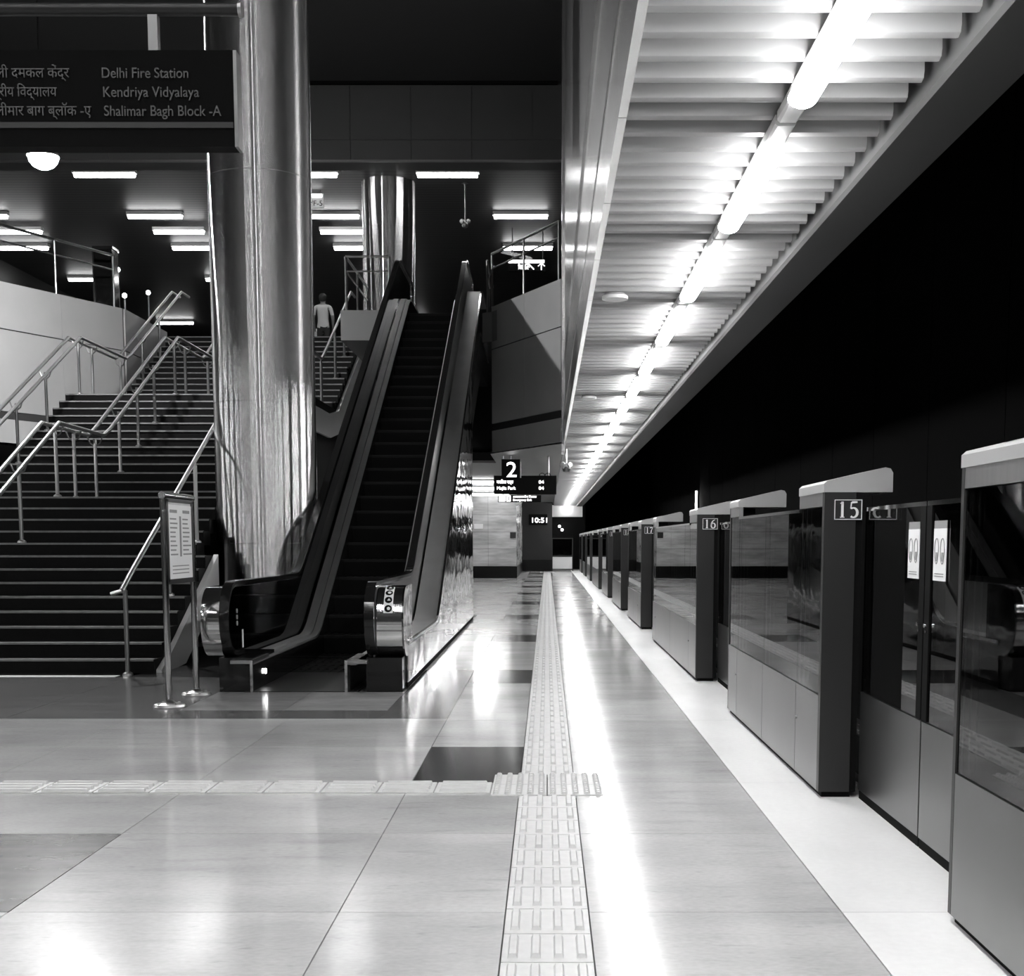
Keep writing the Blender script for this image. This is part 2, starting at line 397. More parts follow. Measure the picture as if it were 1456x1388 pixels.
UNIT_LABEL = {14: 'tall glass and steel platform screen section before the first doors, its number out of view',
 15: 'platform screen section whose end post reads fifteen, beside the doors with white notices',
 16: 'long platform screen section whose end post reads sixteen, mirroring the marble wall',
 17: 'platform screen section whose end post reads seventeen', 18: 'platform screen section whose end post reads eighteen'}
for q_ in (19,20,21,22,23): UNIT_LABEL[q_] = 'distant platform screen section with an unreadably small end number, towards the far gate'
def screen_unit(yn, yf, num, la=.66, lb=.47):
    root = thing('platform_screen_unit', ((XF+XB)/2, yn, 0), UNIT_LABEL[num], 'platform screen', 'fixed platform screen sections')
    MB().box(XF+.02, XB-.02, yn+.02, yf-.02, 0, .03).build('plinth', M['blackmatte'], root)
    # end post facing the camera side
    MB().box(XF, XB-.03, yn, yn+.05, .03, 1.575).build('end_post', M['postdark'], root)
    MB().box(XB-.03, XB+.005, yn+.01, yn+.05, .03, 1.50).build('seal_strip', M['blackmatte'], root)
    if num < 21: number_plate(num, yn, root)
    MB().box(XF+.001, XF+.03, yn+.05, yn+la, 1.505, 1.575).build('fascia', M['brushed'], root)
    front_panel(yn+.05, yn+la, 1.50, root)
    cap(yn, yn+la, root)
    MB().box(XF, XB, yf-.03, yf, .03, 1.575).build('rear_post', M['postdark'], root)
    MB().box(XF+.001, XF+.03, yf-lb, yf-.03, 1.505, 1.575).build('fascia', M['brushed'], root)
    front_panel(yf-lb, yf-.03, 1.50, root)
    cap(yf-lb, yf, root)
    MB().box(XB-.02, XB, yn+.05, yf-.03, .03, .53).build('back_panel', M['postdark'], root)
    ym = (yn+la+yf-lb)/2
    if ym-yn-la > .1:
        for (a, b) in ((yn+la, ym), (ym, yf-lb)):
            front_panel(a, b, 1.485, root)
        MB().box(XF-.002, XF+.034, yn+la, yf-lb, 1.485, 1.503).build('top_rail', M['chrome'], root)
    for yy in (yn+la*.93, yf-lb*.93):
        MB().disc((XF-.004, yy, .34), (1,0,0), .008, .012, 10).build('lock_button', M['post'], root)
    return root
NEAR = [(6.67,10.1,15),(12.3,17.4,16),(19.6,22.75,17),(24.95,28.2,18),(30.4,33.65,19),(35.9,41.0,20),(43.2,46.4,21),(48.6,51.8,22),(54.0,57.0,23)]
screen_unit(1.07, 4.47, 14, .66, .95)
for a in NEAR: screen_unit(*a)
XD = 1.615
def door_leaf(y0, y1, meet, num, which):
    root = thing('platform_screen_door', (XD, y0, 0), which, 'sliding door', 'sliding platform screen doors')
    MB().box(XD, XD+.03, y0+.004, y1-.004, .045, .555).build('kick_panel', M['kick'], root)
    MB().box(XD+.004, XD+.016, y0+.004, y1-.004, .56, 1.478).build('glass_pane', M['glass'], root)
    MB().box(XD-.002, XD+.034, y0+.004, y1-.004, 1.478, 1.497).build('top_rail', M['chrome'], root)
    MB().box(XD+.004, XD+.03, y0+.004, y1-.004, .0, .04).build('bottom_seal', M['blackmatte'], root)
    a, b = (y0+.004, y0+.075) if meet == 'lo' else (y1-.075, y1-.004)
    MB().box(XD-.003, XD+.034, a, b, .56, 1.478).build('meeting_stile', M['blackmatte'], root)
    ym = y0 if meet == 'lo' else y1; s = 1 if meet == 'lo' else -1
    lk = MB(); lk.disc((XD-.010, ym+s*.05, .972), (1,0,0), .009, .014, 10); lk.disc((XD-.006, ym+s*.05, .945), (1,0,0), .006, .008, 8)
    lk.build('lock_button', M['chrome'], root, True)
    if num < 19:
        yc = ym+s*.175 if s > 0 else ym-.20
        st = MB().box(XD-.004, XD-.001, yc-.085, yc+.085, 1.165, 1.38).build('notice_sheet', M['paper'], root)
        MB().box(XD-.003, XD-.001, yc-.085, yc+.085, 1.38, 1.412).build('tape_strip', M['greyink'], root)
        pr = MB()
        for q in (-1, 1):
            c = []
            for k in range(21):
                a_ = 2*PI*k/20; c.append((XD-.005, yc+q*.04+.026*math.cos(a_)*(1+.15*math.sin(a_)), 1.287+.052*math.sin(a_)))
            pr.tube(c, .0022, 5)
            pr.box(XD-.0052, XD-.004, yc+q*.04-.013, yc+q*.04+.013, 1.245, 1.282)
        for z in (1.182, 1.192): pr.box(XD-.0052, XD-.004, yc-.06, yc+.06, z, z+.004)
        pr.build('printed_outlines', M['greyink'], st)
prev = 4.47
for i, (yn, yf, num) in enumerate(NEAR):
    mid = (prev+yn)/2
    door_leaf(prev+.01, mid-.004, 'hi', num, f'sliding glass door leaf on the far side of section {WORD[num-1]}, before post {WORD[num]}' if 15 < num < 19 else ('sliding glass door leaf with a white notice, beside the unnumbered tall screen' if num == 15 else 'distant sliding glass door leaf towards the far gate'))
    door_leaf(mid+.004, yn-.005, 'lo', num, f'sliding glass door leaf touching the end post that reads {WORD[num]}' if num < 19 else 'distant sliding glass door leaf towards the far gate')
    prev = yf

# ================================================================== TRACK SIDE
wall_right = setting('wall_right', (5.2, 0, -1.2))
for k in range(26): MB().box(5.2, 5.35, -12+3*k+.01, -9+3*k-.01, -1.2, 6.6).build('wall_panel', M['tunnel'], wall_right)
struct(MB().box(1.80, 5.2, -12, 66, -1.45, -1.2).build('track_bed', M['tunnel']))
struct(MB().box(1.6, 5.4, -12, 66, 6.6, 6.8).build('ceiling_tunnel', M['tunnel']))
for i, xr in enumerate((2.7, 4.13)):
    r = MB().prism_y([(xr-.07,-1.2),(xr+.07,-1.2),(xr+.07,-1.18),(xr+.015,-1.16),(xr+.015,-1.09),(xr+.035,-1.07),(xr+.035,-1.04),(xr-.035,-1.04),(xr-.035,-1.07),(xr-.015,-1.09),(xr-.015,-1.16),(xr-.07,-1.18)], -12, 66)
    tag(r.build('track_rail', M['postdark']), ('steel running rail nearer the platform in the dark track bed','steel running rail nearer the tunnel wall in the dark track bed')[i], 'rail')
struct(MB().box(1.6, 5.4, 66, 66.2, -1.4, 6.8).build('backdrop_tunnel_end', M['tunnel']))  # black sheet added to block the paler world background behind the tracks
t = thing('tunnel_lamp', (5.15, 45, 2.3), 'upright white tube lamp on the dark tunnel wall', 'lamp')
MB().box(5.14, 5.2, 44.92, 45.08, 2.2, 3.08).build('backplate', M['postdark'], t)
MB().tube([(5.11,45,2.26),(5.11,45,3.02)], .035, 10).build('tube', M['led'], t)

# ================================================================== CANOPY OVER THE PLATFORM EDGE
ZC = 2.93
def canopy(name, mirror, y0, y1, nind):
    sx = (lambda x: x) if not mirror else (lambda x: -8.6-x)
    root = setting(name, (sx(.9), 0, ZC))
    def bx(b, xa, xb, *r):
        p, q = sorted((sx(xa), sx(xb))); return b.box(p, q, *r)
    bx(MB(), .293, 1.36, y0, y1, 3.24, 3.30).build('plenum_board', M['plenum'], root)
    soff = MB(); q = [(1.345,3.22),(1.345,2.905),(1.36,2.89),(1.60,2.89),(1.60,3.6),(1.585,3.6),(1.585,3.22)]
    soff.prism_y([(sx(x), z) for x, z in q], y0, y1); soff.build('edge_soffit', M['soffit'], root)
    b = MB(); prof = [(-.028,.20),(.028,.20),(.034,.03),(.026,.008),(.0,0),(-.026,.008),(-.034,.03)]
    b.prism_x([(p, z) for p, z in prof], -.511, .511)
    me = b.mesh('baffle', M['baffle'], True)
    n = 0; rest = MB(); y = 4.15 if not mirror else y0+.2
    ys = []
    while y < y1-.1: ys.append(y); y += .205
    if not mirror:
        y = 4.15-.205
        while y > y0+.1: ys.append(y); y -= .205
    for y in ys:
        if n < nind and y > 2: link('baffle', me, root, (sx(.804)-sx(.9), y, 0)); n += 1
        else:
            p, q2 = sorted((sx(.293), sx(1.315)))
            rest.prism_x([(y+a, ZC+z) for a, z in prof], p, q2)
    if rest.f: tag(rest.build('baffle', M['baffle'], root), kind='stuff')
    return root
canopy('ceiling_canopy', False, -12, 60.5, 150)
canopy('ceiling_canopy_opposite', True, -12, 20.5, 0)
def tube_light(x, y0, z, label, group, length=1.28, m='tube'):
    t = thing('tube_light', (x, y0+length/2, z), label, 'light', group)
    MB().prism_y([(x-.04,z+.047),(x-.04,z+.015),(x-.03,z+.005),(x+.03,z+.005),(x+.04,z+.015),(x+.04,z+.047)], y0-.28, y0+length+.28).build('trunking', M['trunk'], t)
    b = MB()
    pr = [(x+.052*math.cos(2*PI*k/14), z+.034*math.sin(2*PI*k/14)) for k in range(14)]
    b.prism_y(pr, y0, y0+length); b.build('tube', M[m], t, True)
    return t
M['trunk'] = mat('grey_trunking', .7, .4)
XL, ZL = .90, 2.88
for k in range(-9, 30):
    tube_light(XL, 5.38+1.88*k, ZL, 'white tube light in the continuous row under the baffled canopy', 'tube lights along the canopy row')
for k in range(-8, 7):
    tube_light(-8.6-XL, 5.38+1.88*k, ZL, 'white tube light in the row over the opposite platform edge', 'tube lights over the opposite platform edge')
# small ceiling fittings
for i, (x, y) in enumerate(((.44, 8.65), (.46, 14.6))):
    o = MB().lathe([(.085,.0),(.085,.02),(.06,.04),(.03,.045)], (x, y, ZC-.045), 16).build('smoke_detector', M['white'], None, True)
    tag(o, ('round white detector on the baffles, beside the brighter lamps','small round white detector on the baffles farther along the canopy')[i], 'detector')

# ================================================================== WALL OVER THE PLATFORM (left edge of canopy)
wall_fascia = setting('wall_fascia', (.293, 0, 2.9))
Yw = 22.6
MB().box(.30, .45, -12, Yw, 3.31, 10.7).build('wall_core', M['beam'], wall_fascia)
yy = 22.6
while yy > -11:
    MB().box(.268, .30, yy-1.25+.004, yy-.004, 2.915, 3.285).build('band_panel', M['gloss2'] if 'gloss2' in M else M['fascia'], wall_fascia)
    for (a, b) in ((3.30,4.17),(4.19,5.6),(5.61,7.1),(7.11,8.6),(8.61,10.1)):
        if yy > 1: MB().box(.284, .30, yy-1.25+.003, yy-.003, a, b-.006).build('cladding_panel', M['fascia'], wall_fascia)
    yy -= 1.25
MB().box(.262, .30, 0, Yw, 3.285, 3.30).build('trim_rib', M['steel'], wall_fascia)
MB().box(.262, .30, 0, Yw, 4.17, 4.19).build('trim_rib', M['steel'], wall_fascia)
MB().box(.24, .292, Yw-.9, Yw+.02, 2.80, 10.7).build('end_pilaster', M['fascia'], wall_fascia)

# ================================================================== MEZZANINE (structure)
ZM = 5.655
mezz = setting('floor_mezzanine', (-4, 40, ZM))
YT = 28.35                                             # head of the stairs
MB().prism_z([(-15,YT),(3,YT),(3,55),(-15,55)], 5.1, ZM).build('floor_plate', M['mezzfloor'], mezz)
MB().prism_z([(.45,22.6),(3,22.6),(3,YT),(-1.24,YT),(-1.24,25.45),(-1.05,25.3)], 5.1, ZM).build('floor_plate', M['mezzfloor'], mezz)
MB().box(-3.90, -2.9, 25.15, YT, 5.1, ZM).build('floor_plate', M['greyclad'], mezz)
MB().prism_z([(-8.35,25.5),(-8.35,YT),(-15,YT),(-15,21.2),(-10.2,21.2)], 5.1, ZM).build('floor_plate', M['mezzfloor'], mezz)
# splayed edge walls: rows of panels with recessed joint, dark band and a lower row
def splay(p, q, name, label_side):
    root = setting(name, (p[0], p[1], 3.0))
    d = Vector((q[0]-p[0], q[1]-p[1])); Lh = d.length; u = d.normalized(); nrm = Vector((u.y, -u.x))
    if nrm.y > 0: nrm = -nrm
    def pan(a, b, z0, z1, off, th, m, nm):
        c = Vector(p)+u*(a+b)/2+nrm*(off-th/2)
        MB().obox(c, u, nrm, (b-a)/2-.003, th/2, z0, z1).build(nm, M[m], root)
    pan(0, Lh, 3.05, 5.70, -.03, .12, 'beam', 'wall_core')
    n = max(1, round(Lh/1.45))
    for i in range(n):
        a, b = Lh*i/n, Lh*(i+1)/n
        pan(a, b, 4.965, 5.75, 0, .03, 'gloss', 'wall_panel'); pan(a, b, 3.56, 4.945, 0, .03, 'gloss', 'wall_panel')
        pan(a, b, 3.43, 3.555, -.012, .02, 'stripe', 'dark_band'); pan(a, b, 3.02, 3.425, 0, .03, 'gloss', 'wall_panel')
    return u, nrm, Lh
SPL = splay((.235,22.65), (-1.06,25.35), 'wall_splay_right', 'r')
SPR = splay((-8.13,25.5), (-10.1,21.3), 'wall_splay_left', 'l')
wl = setting('wall_stair_left', (-8.1, 26, 3))
MB().box(-8.34, -8.13, 25.55, YT, 2.5, 5.75).build('wall_core', M['beam'], wl)
for (a, b) in ((25.55,26.9),(26.9,YT)):
    for (z0, z1) in ((3.02,4.945),(4.965,5.75)): MB().box(-8.13, -8.10, a+.003, b-.003, z0, z1).build('wall_panel', M['gloss'], wl)
# underside of the mezzanine over the platform
cl = setting('ceiling_low', (-3, 40, 3))
MB().prism_z([(-15,28.4),(-8.36,28.4),(-8.36,25.7),(-10.3,21.4),(-15,21.4)], 3.0, 3.05).build('ceiling_plate', M['lowceil'], cl)
MB().prism_z([(-15,28.4),(-1.1,28.4),(-1.1,25.5),(.25,22.8),(.29,22.8),(.29,60),(-15,60)], 3.0, 3.05).build('ceiling_plate', M['lowceil'], cl)
# ceilings and the cross beam above the void
struct(MB().box(-15, .45, -12, 26.5, 10.24, 10.5).build('ceiling_void', M['voidceil']))
beam = setting('beam_cross', (-6, 26.5, 9.0))
MB().box(-15, 3, 26.52, 27.2, 8.76, 10.5).build('beam_core', M['beam'], beam)
MB().box(-15, .2, 26.42, 26.52, 10.19, 10.24).build('painted_shadow_gap', M['blackmatte'], beam)  # solid black strip; the shade of a gap is put into its colour
for k in range(14):
    x1 = .9-1.19*k
    for (z0, z1) in ((8.76,9.145),(9.155,10.18)): MB().box(x1-1.19+.005, x1-.005, 26.5, 26.53, z0, z1).build('beam_panel', M['beam'], beam)
MB().box(-15, 3, 26.46, 26.53, 8.73, 8.765).build('beam_lip', M['brushed'], beam)
struct(MB().box(-15, 3, 27.2, 55, 9.0, 9.1).build('ceiling_mezzanine', M['mezzceil']))
struct(MB().box(-15, 3, 55, 55.3, 5, 9.3).build('wall_back_mezzanine', M['endwall']))
struct(MB().box(2.9, 3.1, 22, 55, 5, 9.3).build('wall_right_mezzanine', M['endwall']))
struct(MB().box(-15.3, -15, -12, 62, 0, 10.8).build('wall_left', M['endwall']))
struct(MB().box(-15, 1.8, -12.3, -12, 0, 10.8).build('wall_behind', M['endwall']))

# tube rows hung from the high ceiling over and behind the photographer (the steel column mirrors them)
for x in (-.9, -3.1, -5.6, -8.4):
    for k in range(9):
        y0_ = -11.4+1.88*k
        t_ = tube_light(x, y0_, 9.55, 'white tube light in the rows hung from the high dark ceiling', 'tube lights hung from the high ceiling')
        MB().box(x-.012, x+.012, y0_+.63, y0_+.655, 9.597, 10.24).build('stem', M['post'], t_)
# mezzanine lamps
LAST = ['']
def lamp(x, y, z, label, group, length=1.25, m='mezzlamp'):
    t = thing('ceiling_lamp', (x, y, z), label, 'light', group); LAST[0] = t.name
    MB().box(x-length/2-.03, x+length/2+.03, y-.09, y+.09, z+.02, z+.10).build('housing', M['white'], t)
    MB().prism_x([(y-.07,z+.02),(y-.06,z-.03),(y-.03,z-.055),(y+.03,z-.055),(y+.06,z-.03),(y+.07,z+.02)], x-length/2, x+length/2).build('diffuser', M[m], t, True)
ROWS = [(28.0, (-2.07,-5.0,-9.2)), (31.5, (-.62,-5.05,-9.2,-13.3)), (34.8, (-.5,-4.9,-9.1,-13.6)), (38.9, (-4.6,-9.3,-13.3)), (46.5, (-13.0,-9.2,-4.9))]
ROWTXT = ('in the row close behind the dark cross beam','in the second row behind the cross beam','in the third row behind the cross beam','in the fourth row behind the cross beam','in the last row, near the upper back wall')
for (y, xs), rt in zip(ROWS, ROWTXT):
    for x in xs: lamp(x, y, 8.90, 'linear mezzanine ceiling lamp '+rt, 'mezzanine ceiling lamps')
for x in (-8.95, -4.9, -12.9):
    lamp(x, 32.6, 8.80, 'slim suspended ceiling lamp just behind a mezzanine lamp row', 'slim mezzanine lamps', 1.2)
# floodlight high on the left
FX, FY, FZ = -7.1, 19.0, 6.69
t = thing('floodlight', (FX, FY, FZ), 'glaring floodlight hanging on a rod high over the stairs', 'floodlight')
MB().lathe([(.08,.30),(.12,.24),(.20,.08),(.22,.02)], (FX,FY,FZ), 20).build('reflector', M['white'], t, True)
MB().lathe([(.20,.02),(.19,-.05),(.14,-.11),(.07,-.145),(.02,-.155)], (FX,FY,FZ), 20).build('lens', M['flood'], t, True)
MB().cyl(FX, FY, FZ+.29, 10.24, .015, 8).build('rod', M['postdark'], t)
# lamps below the mezzanine, by the marble wall
for (x, y) in ((-2.1,36),(-2.15,40.2),(-1.95,45.4),(-5.5,38),(-6.0,44)):
    lamp(x, y, 2.93, 'linear lamp under the low ceiling before the marble wall', 'low ceiling lamps', 1.25, 'lowlamp')

# ================================================================== COLUMNS
def column(x, y, r, ztop, label):
    t = thing('round_column', (x, y, 0), label, 'column')
    z = [0, 1.30, 3.0, 5.67, 8.0, ztop]; zz = [z[0]]+[a for a in z[1:-1] if a < ztop-.3]+[ztop]
    for a, b in zip(zz[:-1], zz[1:]):
        MB().lathe([(r-.004,a+.001),(r,a+.005),(r,b-.005),(r-.004,b-.001)], (x,y,0), 72).build('cladding_ring', M['column'], t, True)
    return t
column(-3.5, 16.4, .62, 10.24, 'tall polished steel column rising beside the escalator')
column(-3.42, 29.0, .57, 9.0, 'polished steel column standing on the upper floor behind the glass rail')

# ================================================================== STAIRCASE
R_, T_ = .145, .297
Y0 = [13.05, 18.55, 24.75]; SX0, SX1 = -8.05, -3.96
st = thing('staircase', (-6, 13, 0), 'wide dark granite staircase in three flights with pale step edges', 'staircase')
def colcut(y0, y1): return -4.13 if y1 > 15.75 and y0 < 17.05 else SX1
for i in range(3):
    for k in range(1, 14):
        z = (13*i+k)*R_; ya = Y0[i]+(k-1)*T_
        yb = ya+T_+.03 if k < 13 else (Y0[i+1]+.03 if i < 2 else YT)
        sp = MB().box(SX0, colcut(ya, yb), ya, yb, z-R_-.03, z-.004).build('step', M['step'], st)
        MB().box(SX0+.01, colcut(ya, yb)-.005, ya-.012, ya+.045, z-.022, z).build('nosing', M['nosing'], sp)
def noseline(y):
    for i in range(3):
        if y < Y0[i]: return 13*i*R_
        if y <= Y0[i]+12*T_: return (13*i+1+(y-Y0[i])/T_)*R_
    return 39*R_
for (xa, xb) in ((-3.955,-3.90), (-8.09,-8.055)):
    b = MB(); top = []; bot = []
    for y in (13.1, 16.6, 18.55, 22.1, 24.75, 28.3):
        top.append((y, max(0.02, noseline(y)-R_-.06))); bot.append((y, max(0.0, noseline(y)-R_-.42)))
    if xa > -5:                                        # stop short of and resume behind the column
        for seg in ((0,2,None,15.33),(1,6,16.67,None)):
            pass
        ys1 = [13.1+.3*k for k in range(9)]; ys2 = [17.06,17.8,18.55,19.7,20.9,22.1,22.9,23.8,24.75,25.95,27.1,28.3]
        for ys in (ys1, ys2):
            A = [(y, max(.03, noseline(y)-R_*1.2)) for y in ys]; B = [(y, max(0, noseline(y)-R_*1.2-.42)) for y in ys]
            MB().band(A, B, xa, xb).build('stringer', M['white'], st)
    else: MB().band(top, bot, xa, xb).build('stringer', M['white'], st)
MB().band([(17.1,1.7),(18.55,1.75),(22.2,3.5),(24.75,3.6),(28.2,5.2)], [(17.1,0.0),(18.55,.0),(22.2,.0),(24.75,.0),(28.2,0.0)], -7.9, -4.1).build('core', M['blackmatte'], st)

def railing(x, label, offs, y_start, y_end, posts_flight, name='stair_handrail', xoff=0):
    t = thing(name, (x, y_start, 0), label, 'handrail')
    hh = .92
    path = [(12.75, .84), (13.0, hh+.06)]
    for i in range(3):
        path += [(Y0[i], noseline(Y0[i]+.001)+hh-.06), (Y0[i]+12*T_, noseline(Y0[i]+12*T_)+hh)]
        if i < 2: path += [(Y0[i+1]-.28, noseline(Y0[i+1]-.3)+hh-.02)]
    path.append((28.9, 39*R_+hh)); path = [path[0]]+path[2:]
    path = [p for p in path]
    for dx in offs:
        pts = [(x+dx, p[0], p[1]) for p in path if y_start-.01 <= p[0] <= y_end]
        MB().tube(pts, .027, 10).build('rail', M['rail'], t, True)
        MB().tube([(x+dx, path[0][0], path[0][1]), (x+dx-.10, path[0][0]-.02, path[0][1]-.03)], .02, 8).build('rail_end', M['rail'], t, True)
    ys = []
    for i in range(3):
        ys += [Y0[i]+T_*k+.14 for k in posts_flight]
        if i < 2: ys += [Y0[i]+12*T_+.15, Y0[i]+12*T_+.80, Y0[i+1]-.32]
    if y_start < 13: ys.append(12.86)
    def zrail(y):
        for a, b in zip(path[:-1], path[1:]):
            if a[0] <= y <= b[0]: return a[1]+(b[1]-a[1])*(y-a[0])/(b[0]-a[0])
        return path[-1][1]
    for y in sorted(ys):
        if abs(x+4.165) < .1 and 15.7 < y < 17.1: continue
        k = None; zb = 0
        for i in range(3):
            for q in range(1, 14):
                if y >= Y0[i]+(q-1)*T_: zb = (13*i+q)*R_
        zt = zrail(y)
        p = MB().tube([(x,y,zb),(x,y,zt-.06)], .024, 8)
        p.lathe([(.055,0),(.05,.02),(.026,.035)], (x,y,zb), 10)
        p.build('post', M['post'], t, True)
        br = MB()
        if len(offs) > 1:
            for dx in offs: br.tube([(x,y,zt-.16),(x+dx*.6,y,zt-.12),(x+dx,y,zt-.01)], .010, 6)
        else: br.tube([(x,y,zt-.08),(x,y,zt)], .012, 6)
        br.build('bracket', M['post'], t, True)
    return t
railing(-6.25, 'double steel handrail down the middle of the stairs', (-.11,.11), 12.7, 29, (2,5,8))
railing(-7.86, 'double steel handrail along the wall side of the stairs', (-.10,.10), 12.7, 29, (3,7))
railing(-4.165, 'steel handrail on the stair side beside the steel column', (0,), 12.7, 29, (4,8))

# ================================================================== ESCALATOR
es = thing('escalator', (-2.18, 11.4, 0), 'dark escalator with black handrails and mirror steel cladding', 'escalator')
YL, YU, ZU = 14.66, 25.23, 5.655
def line(off, y0, y1, r=1.1, sh=0):
    pts = [(y0, off), (YL+sh, off), (YU+sh, ZU+off), (y1, ZU+off)]
    return fillet(pts, r, 8)
def offs(path, d):                                     # offset a (y,z) polyline along its normal
    out = []
    for i, p in enumerate(path):
        a = Vector(path[max(0,i-1)]); b = Vector(path[min(len(path)-1,i+1)]); t = (b-a).normalized(); n = Vector((-t.y, t.x))
        out.append((p[0]+n.x*d, p[1]+n.y*d))
    return out
def loop_path():                                       # handrail incl. both newels
    lo = line(.95, 11.62, 27.3); r = .31
    a = [(11.62-r*math.sin(t), .95-r+r*math.cos(t)) for t in [PI*k/14 for k in range(14, 0, -1)]]
    b = [(27.3+r*math.sin(t), ZU+.95-r+r*math.cos(t)) for t in [PI*k/14 for k in range(1, 15)]]
    return [(11.9, .95-2*r)]+a+lo+b+[(27.0, ZU+.95-2*r)]
LP = loop_path()
HL, HR = -2.81, -1.55
for x in (HL, HR):
    MB().band(offs(LP, .022), offs(LP, -.006), x-.042, x+.042).build('handrail', M['blackgloss'], es, True)
    MB().band(offs(LP, -.006), offs(LP, -.03), x-.030, x+.030).build('handrail_guide', M['chrome'], es, True)
# glass / steel balustrade panels between handrail and decks
for x, m in ((HL, 'smoke'), (HR, 'brushed')):
    A = line(.915, 11.62, 27.3); B = line(.27, 11.62, 27.3, sh=.15)
    body = MB().band(A, B, x-.008, x+.008)
    r = .285
    arcp = [(11.62-r*math.sin(PI*k/12), .63+r*math.cos(PI*k/12)) for k in range(13)]
    body.prism_x([(11.62, .915)]+arcp[1:]+[(11.62,.345)], x-.008, x+.008)
    body.build('balustrade_panel', M[m], es)
# decks: inner ones by the steps, outer ones towards the sides
def deck(x0, x1, off, m, nm, y0=11.45, drop=.03, sh=.15):
    A = line(off, y0, 27.3, sh=sh); B = offs(A, -drop); MB().band(A, B, x0, x1).build(nm, M[m], es, True)
deck(HL+.03, HL+.125, .285, 'deckmat', 'inner_deck'); deck(HL+.135, HL+.21, .265, 'deckmat', 'inner_deck_strip')
deck(HR-.125, HR-.03, .285, 'deckmat', 'inner_deck'); deck(HR-.21, HR-.135, .265, 'deckmat', 'inner_deck_strip')
deck(HR+.035, ESC_R+.012, .42, 'deckmat', 'outer_deck', 11.75); 
deck(ESC_R-.004, ESC_R+.022, .435, 'chrome', 'deck_edge_trim', 11.75)
deck(-2.875, HL-.035, .42, 'deckmat', 'outer_deck', 11.9)
for x0, x1 in ((HL+.19, HL+.21), (HR-.21, HR-.19)):      # skirts
    A = line(.24, 11.42, 27.2, sh=.15); B = line(-.02, 11.42, 27.2, sh=.6)
    MB().band(A, B, x0, x1).build('skirt_panel', M['blackgloss'], es)
# newel ends
def stad(y0, y1, z0, z1, r, n=8):
    p = []
    for k in range(n+1): a = PI/2+PI/2*k/n; p.append((y0+r+r*math.cos(a), z1-r+r*math.sin(a)))
    for k in range(n+1): a = PI+PI/2*k/n; p.append((y0+r+r*math.cos(a), z0+r+r*math.sin(a)))
    return p+[(y1,z0),(y1,z1)]
MB().prism_x(stad(11.40, 12.5, .30, .92, .28), -3.04, HL-.045).build('newel_drum', M['chrome'], es, True)
nd = MB().prism_x(stad(11.40, 12.1, .30, .92, .28), HR+.045, ESC_R-.01).build('newel_drum', M['chrome'], es, True)
MB().prism_x(stad(11.36, 12.1, .30, .93, .28), ESC_R-.012, ESC_R+.004).build('newel_side_plate', M['wavy'], es)
MB().box(HL-.09, HL+.20, 11.45, 12.4, 0, .30).build('newel_base', M['blackgloss'], es)
MB().box(HR-.05, ESC_R-.02, 11.45, 12.4, 0, .30).build('newel_base', M['blackgloss'], es)
for x0, x1 in ((HL+.03, HL+.215), (HR-.215, HR-.03)):
    b = MB().box(x0, x1, 11.36, 12.1, .255, .285); b.build('deck_tongue', M['brushed'], es)
    e = x1 if x0 < -2.5 else x0
    MB().box(e-.012, e+.012, 11.355, 11.38, 0, .285).build('corner_trim', M['chrome'], es)
MB().disc((HL+.222, 11.9, .14), (1,0,0), .024, .012, 14).build('indicator_lamp', M['led'], es)
MB().box(HL+.009, HL+.012, 11.92, 11.965, .32, .52).build('warning_sticker', M['paper'], es)
ov = MB()
for k in range(3): ov.disc((HL+.011, 11.74, .70-.055*k), (1,0,0), .022, .004, 14)
ov.build('warning_sticker', M['greyink'], es)
# pictogram strip on the right newel
ps = MB()
prof = [(11.68-.282*math.cos(a), .64+.282*math.sin(a)) for a in [math.radians(q) for q in range(12, 80, 6)]]
ps.band([(y-.0, z) for y, z in prof], [(y-.003*math.cos(math.radians(45)), z+.003) for y, z in prof], HR+.115, HR+.195); pst = ps.build('pictogram_strip', M['paper'], es)
for k, q in enumerate((20, 37, 54, 71)):
    a = math.radians(q); c = (HR+.155, 11.68-.2855*math.cos(a), .64+.2855*math.sin(a)); ax = (0, -math.cos(a), math.sin(a))
    d1 = MB().disc(c, ax, .033, .004, 16).build('pictogram', M['blackmatte'], pst)
    b2 = MB().disc((c[0]+.004, c[1]-.003*math.cos(a), c[2]+.003*math.sin(a)), ax, .017, .004, 3 if k % 2 else 5).build('pictogram', M['paper'], pst)
# cladding on the sides
def cladding(x0, x1, y0, y1, m, nseg):
    A = line(.385, 11.75, 27.3, sh=.15)
    def zt(y):
        for a, b in zip(A[:-1], A[1:]):
            if a[0] <= y <= b[0]: return a[1]+(b[1]-a[1])*(y-a[0])/(b[0]-a[0]+1e-9)
        return A[0][1] if y < A[0][0] else A[-1][1]
    cuts = [y0+(y1-y0)*k/nseg for k in range(nseg+1)]
    for a, b in zip(cuts[:-1], cuts[1:]):
        ys = [a+.003]+[p[0] for p in A if a+.01 < p[0] < b-.01]+[b-.003]
        MB().band([(y, zt(y)) for y in ys], [(y, .05) for y in ys], x0, x1).build('cladding_panel', M[m], es)
    MB().box(x0, x1-.004, y0, y1, 0, .05).build('plinth', M['blackmatte'], es)
cladding(ESC_R-.014, ESC_R, 11.75, 22.2, 'wavy', 5)
cladding(-2.872, -2.862, 12.5, 22.2, 'postdark', 5)
MB().box(-2.87, ESC_R-.014, 22.17, 22.2, 0, 3.7).build('end_panel', M['postdark'], es)
A = line(-.55, 22.2, 27.3, sh=.9)
